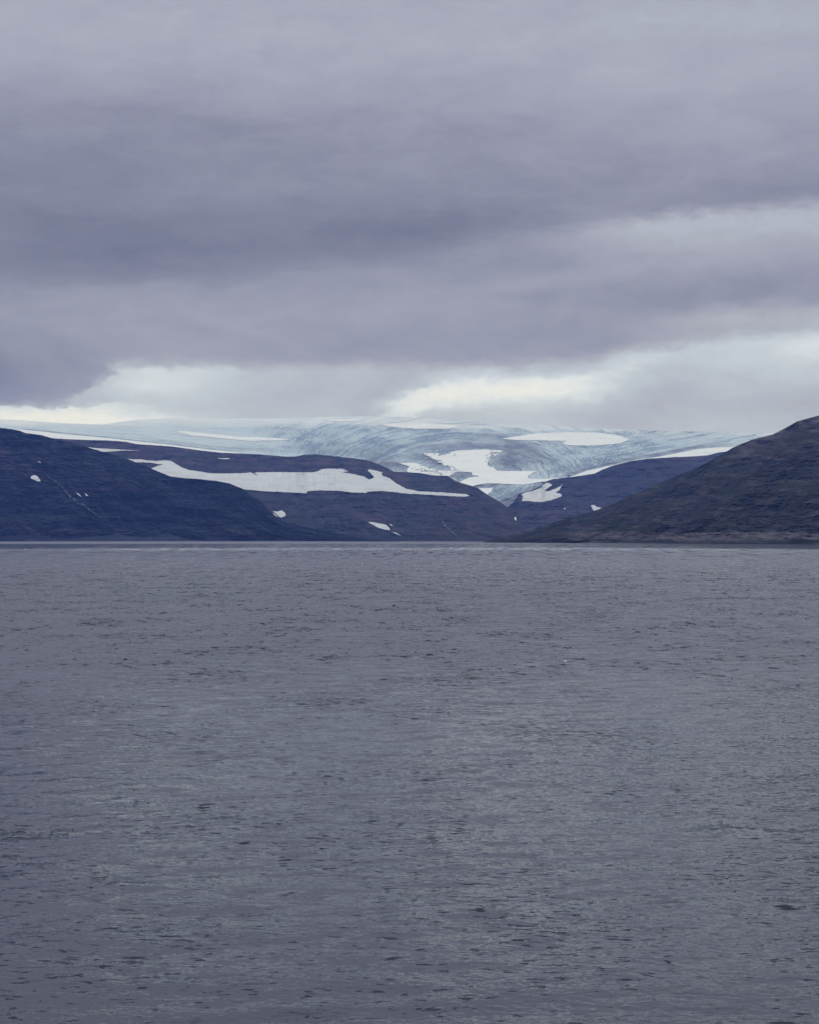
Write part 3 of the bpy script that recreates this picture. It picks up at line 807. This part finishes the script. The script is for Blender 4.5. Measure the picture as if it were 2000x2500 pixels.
far_a = np.concatenate([smooth(280, 480, rr_) * smooth(1300, 700, rr_), [0]])
ripple = np.concatenate([.20 + .35 * (1 - f2_) - .51 * smooth(400, 1900, rr_) + .15 * smooth(3400, 3700, rr_), [0]])
band_a = np.concatenate([smooth(700, 1500, rr_) * smooth(3600, 3300, rr_), [0]])
lean_a = np.concatenate([.13 * smooth(3400, 3700, rr_) - .035 * smooth(170, 50, rr_) + .085 * smooth(60, 180, rr_) * smooth(2300, 1100, rr_), [0]])
water = make_mesh("water", wco, wq, m_water, {'band': band_a, 'lean': lean_a, 'ripple': ripple, 'calm': calm_a, 'mid': mid_a, 'far': far_a}, tris=tr)
tag(water, None, None, kind='structure')
print("water verts", len(wco))


def water_z(x, y):
    x = np.atleast_1d(np.asarray(x, float)); y = np.atleast_1d(np.asarray(y, float)); px, py = x, y
    for _ in range(3):
        d = water_disp(px, py); px = x - d[0]; py = y - d[1]
    return water_disp(px, py)[2]


# ------------------------------------------------------------------ seabirds
m_bird, T = new_mat("dark_feathers")
tcb = T.add('ShaderNodeTexCoord').outputs['Object']
principled(T, T.mixc(T.noise(tcb, 25), (.008, .008, .010, 1), (.018, .016, .018, 1)), .6, .3)
m_bill, T = new_mat("dark_bill")
principled(T, (.03, .028, .025, 1), .4, .4)


def loft(name, secs, mat, n=14, parent=None):
    """secs: centre (x,z), half height, half width, all along a curved spine in the xz plane"""
    co = []; m = len(secs)
    for i, (x, z, hh, hw) in enumerate(secs):
        a = secs[max(i - 1, 0)]; b_ = secs[min(i + 1, m - 1)]
        tx, tz = b_[0] - a[0], b_[1] - a[1]; l = math.hypot(tx, tz) or 1; tx /= l; tz /= l
        for k in range(n):
            an = 2 * math.pi * k / n
            u = math.sin(an) * hh; co.append((x - tz * u, math.cos(an) * hw, z + tx * u))
    co.append((secs[0][0], 0, secs[0][1])); co.append((secs[-1][0], 0, secs[-1][1]))
    q = grid_quads(m, n, True)
    ts = [(n * m, (k + 1) % n, k) for k in range(n)] + [(n * m + 1, (m - 1) * n + k, (m - 1) * n + (k + 1) % n) for k in range(n)]
    o = make_mesh(name, np.array(co), q, mat, tris=np.array(ts))
    if parent: o.parent = parent
    return o


def seabird(px, py, scale, rot, label):
    D = CAMH * F / (py - HY); x = (px - 1000) / F * D
    ds_ = D + np.arange(-25, 26) * .2
    D = float(ds_[np.argmax(water_z(ds_ * 0 + x, ds_) - np.abs(ds_ - D) * .01)])
    root = bpy.data.objects.new("seabird", None); scene.collection.objects.link(root)
    root.location = (x, D, float(water_z(x, D)[0]) + .01); root.rotation_euler = (0, 0, math.radians(rot)); root.scale = (scale,) * 3
    tag(root, label, "seabird", "dark seabirds swimming on the fjord")
    # body runs from the tail (-x) through breast, neck and head as one surface
    loft("body", [(-.30, .055, .006, .02), (-.25, .05, .02, .045), (-.17, .045, .05, .08), (-.06, .045, .075, .105), (.06, .045, .08, .105), (.14, .055, .072, .085),
                  (.185, .085, .05, .055), (.20, .125, .033, .034), (.20, .165, .031, .030), (.215, .195, .036, .032), (.245, .205, .032, .030), (.27, .203, .016, .016)], m_bird, parent=root)
    loft("bill", [(.262, .203, .014, .012), (.295, .200, .010, .009), (.325, .196, .003, .004)], m_bill, n=8, parent=root)
    for sgn in (-1, 1):
        w_ = loft("wing", [(-.27, .085, .006, .006), (-.16, .088, .030, .012), (-.02, .082, .042, .014), (.09, .072, .03, .012), (.13, .07, .008, .005)], m_bird, n=8, parent=root)
        w_.location = (0, sgn * .085, 0)
    return root


seabird(961, 1484.2, .95, 8, "nearest dark seabird swimming alone near the middle of the fjord")
seabird(639.5, 1383.6, .95, -5, "left bird of the distant dark pair on the water")
seabird(645.6, 1383.8, .75, 12, "right bird of the distant dark pair on the water")


# ------------------------------------------------------------------ whitecaps
def whitecap(px, py, wpx, label, seed):
    D = CAMH * F / (py - HY); x0 = (px - 1000) / F * D; w = wpx / F * D
    nu, nv = 26, 12
    U, V = np.meshgrid(np.linspace(-1, 1, nu), np.linspace(-1, 1, nv))
    env = np.clip(1 - U ** 2, 0, 1) ** .5
    X = x0 + U * w / 2; Y = D + V * w * .3 * env + .12 * w * fbm(U * 2, V * 0, 3, seed)
    d = water_disp(X.ravel(), Y.ravel())
    Z = d[2].reshape(X.shape) + .01 + (.05 + .11 * w) * env * np.clip(1 - V ** 2, 0, 1) * np.clip(.6 + 1.2 * fbm(U * 4, V * 3, 3, seed + 1), .1, 1.5)
    Z[0] -= .06; Z[-1] -= .06; Z[:, 0] -= .06; Z[:, -1] -= .06
    X = X + d[0].reshape(X.shape); Y = Y + d[1].reshape(X.shape)
    co = np.stack([X, Y, Z], -1).reshape(-1, 3); org = co.mean(0)
    o = make_mesh("whitecap", co - org, grid_quads(nv, nu), m_foam); o.location = org
    tag(o, label, "whitecap", "whitecaps on the fjord")


whitecap(1381, 1615, 6, "nearest whitecap with a small curl of foam, right of centre on the water", 601)
whitecap(1236, 1370.5, 4.5, "bright fleck of foam far out below the foot of the right hill", 602)
whitecap(725, 1347, 3.5, "bright foam fleck far out left of centre, above the pair of birds", 603)
whitecap(821, 1340, 6, "faint wide whitecap near the far shore below the wedge shaped snow patch", 604)
whitecap(884, 1377.3, 3.5, "small foam fleck between the bird pair and the middle of the fjord", 605)
whitecap(1437, 1349, 4, "small whitecap off the foot of the right hill", 606)
whitecap(1638, 1346, 4, "rightmost small foam fleck near the shore of the right hill", 607)
whitecap(62, 1341, 6, "faint whitecap at the far left close to the shore", 608)

# ------------------------------------------------------------------ haze
hz = 1300.0
xs_ = (-26000, 26000); ys_ = (-3000, 18200); zs_ = (-28, hz)
v = np.array([(x, y, z) for z in zs_ for y in ys_ for x in xs_], float)
q = np.array([(0, 2, 3, 1), (4, 5, 7, 6), (0, 1, 5, 4), (2, 6, 7, 3), (0, 4, 6, 2), (1, 3, 7, 5)])
m_haze, T = new_mat("haze_air")
pv = T.add('ShaderNodeVolumePrincipled')
pv.inputs['Color'].default_value = (.19, .34, 1.0, 1)
pv.inputs['Absorption Color'].default_value = (1, 1, 1, 1)
pv.inputs['Density'].default_value = 3.55e-5
pv.inputs['Anisotropy'].default_value = 0.0
o_ = T.add('ShaderNodeOutputMaterial'); T.l.new(pv.outputs[0], o_.inputs['Volume'])
haze = make_mesh("haze", v, q, m_haze, smooth_shade=False)
tag(haze, None, None, kind='stuff')
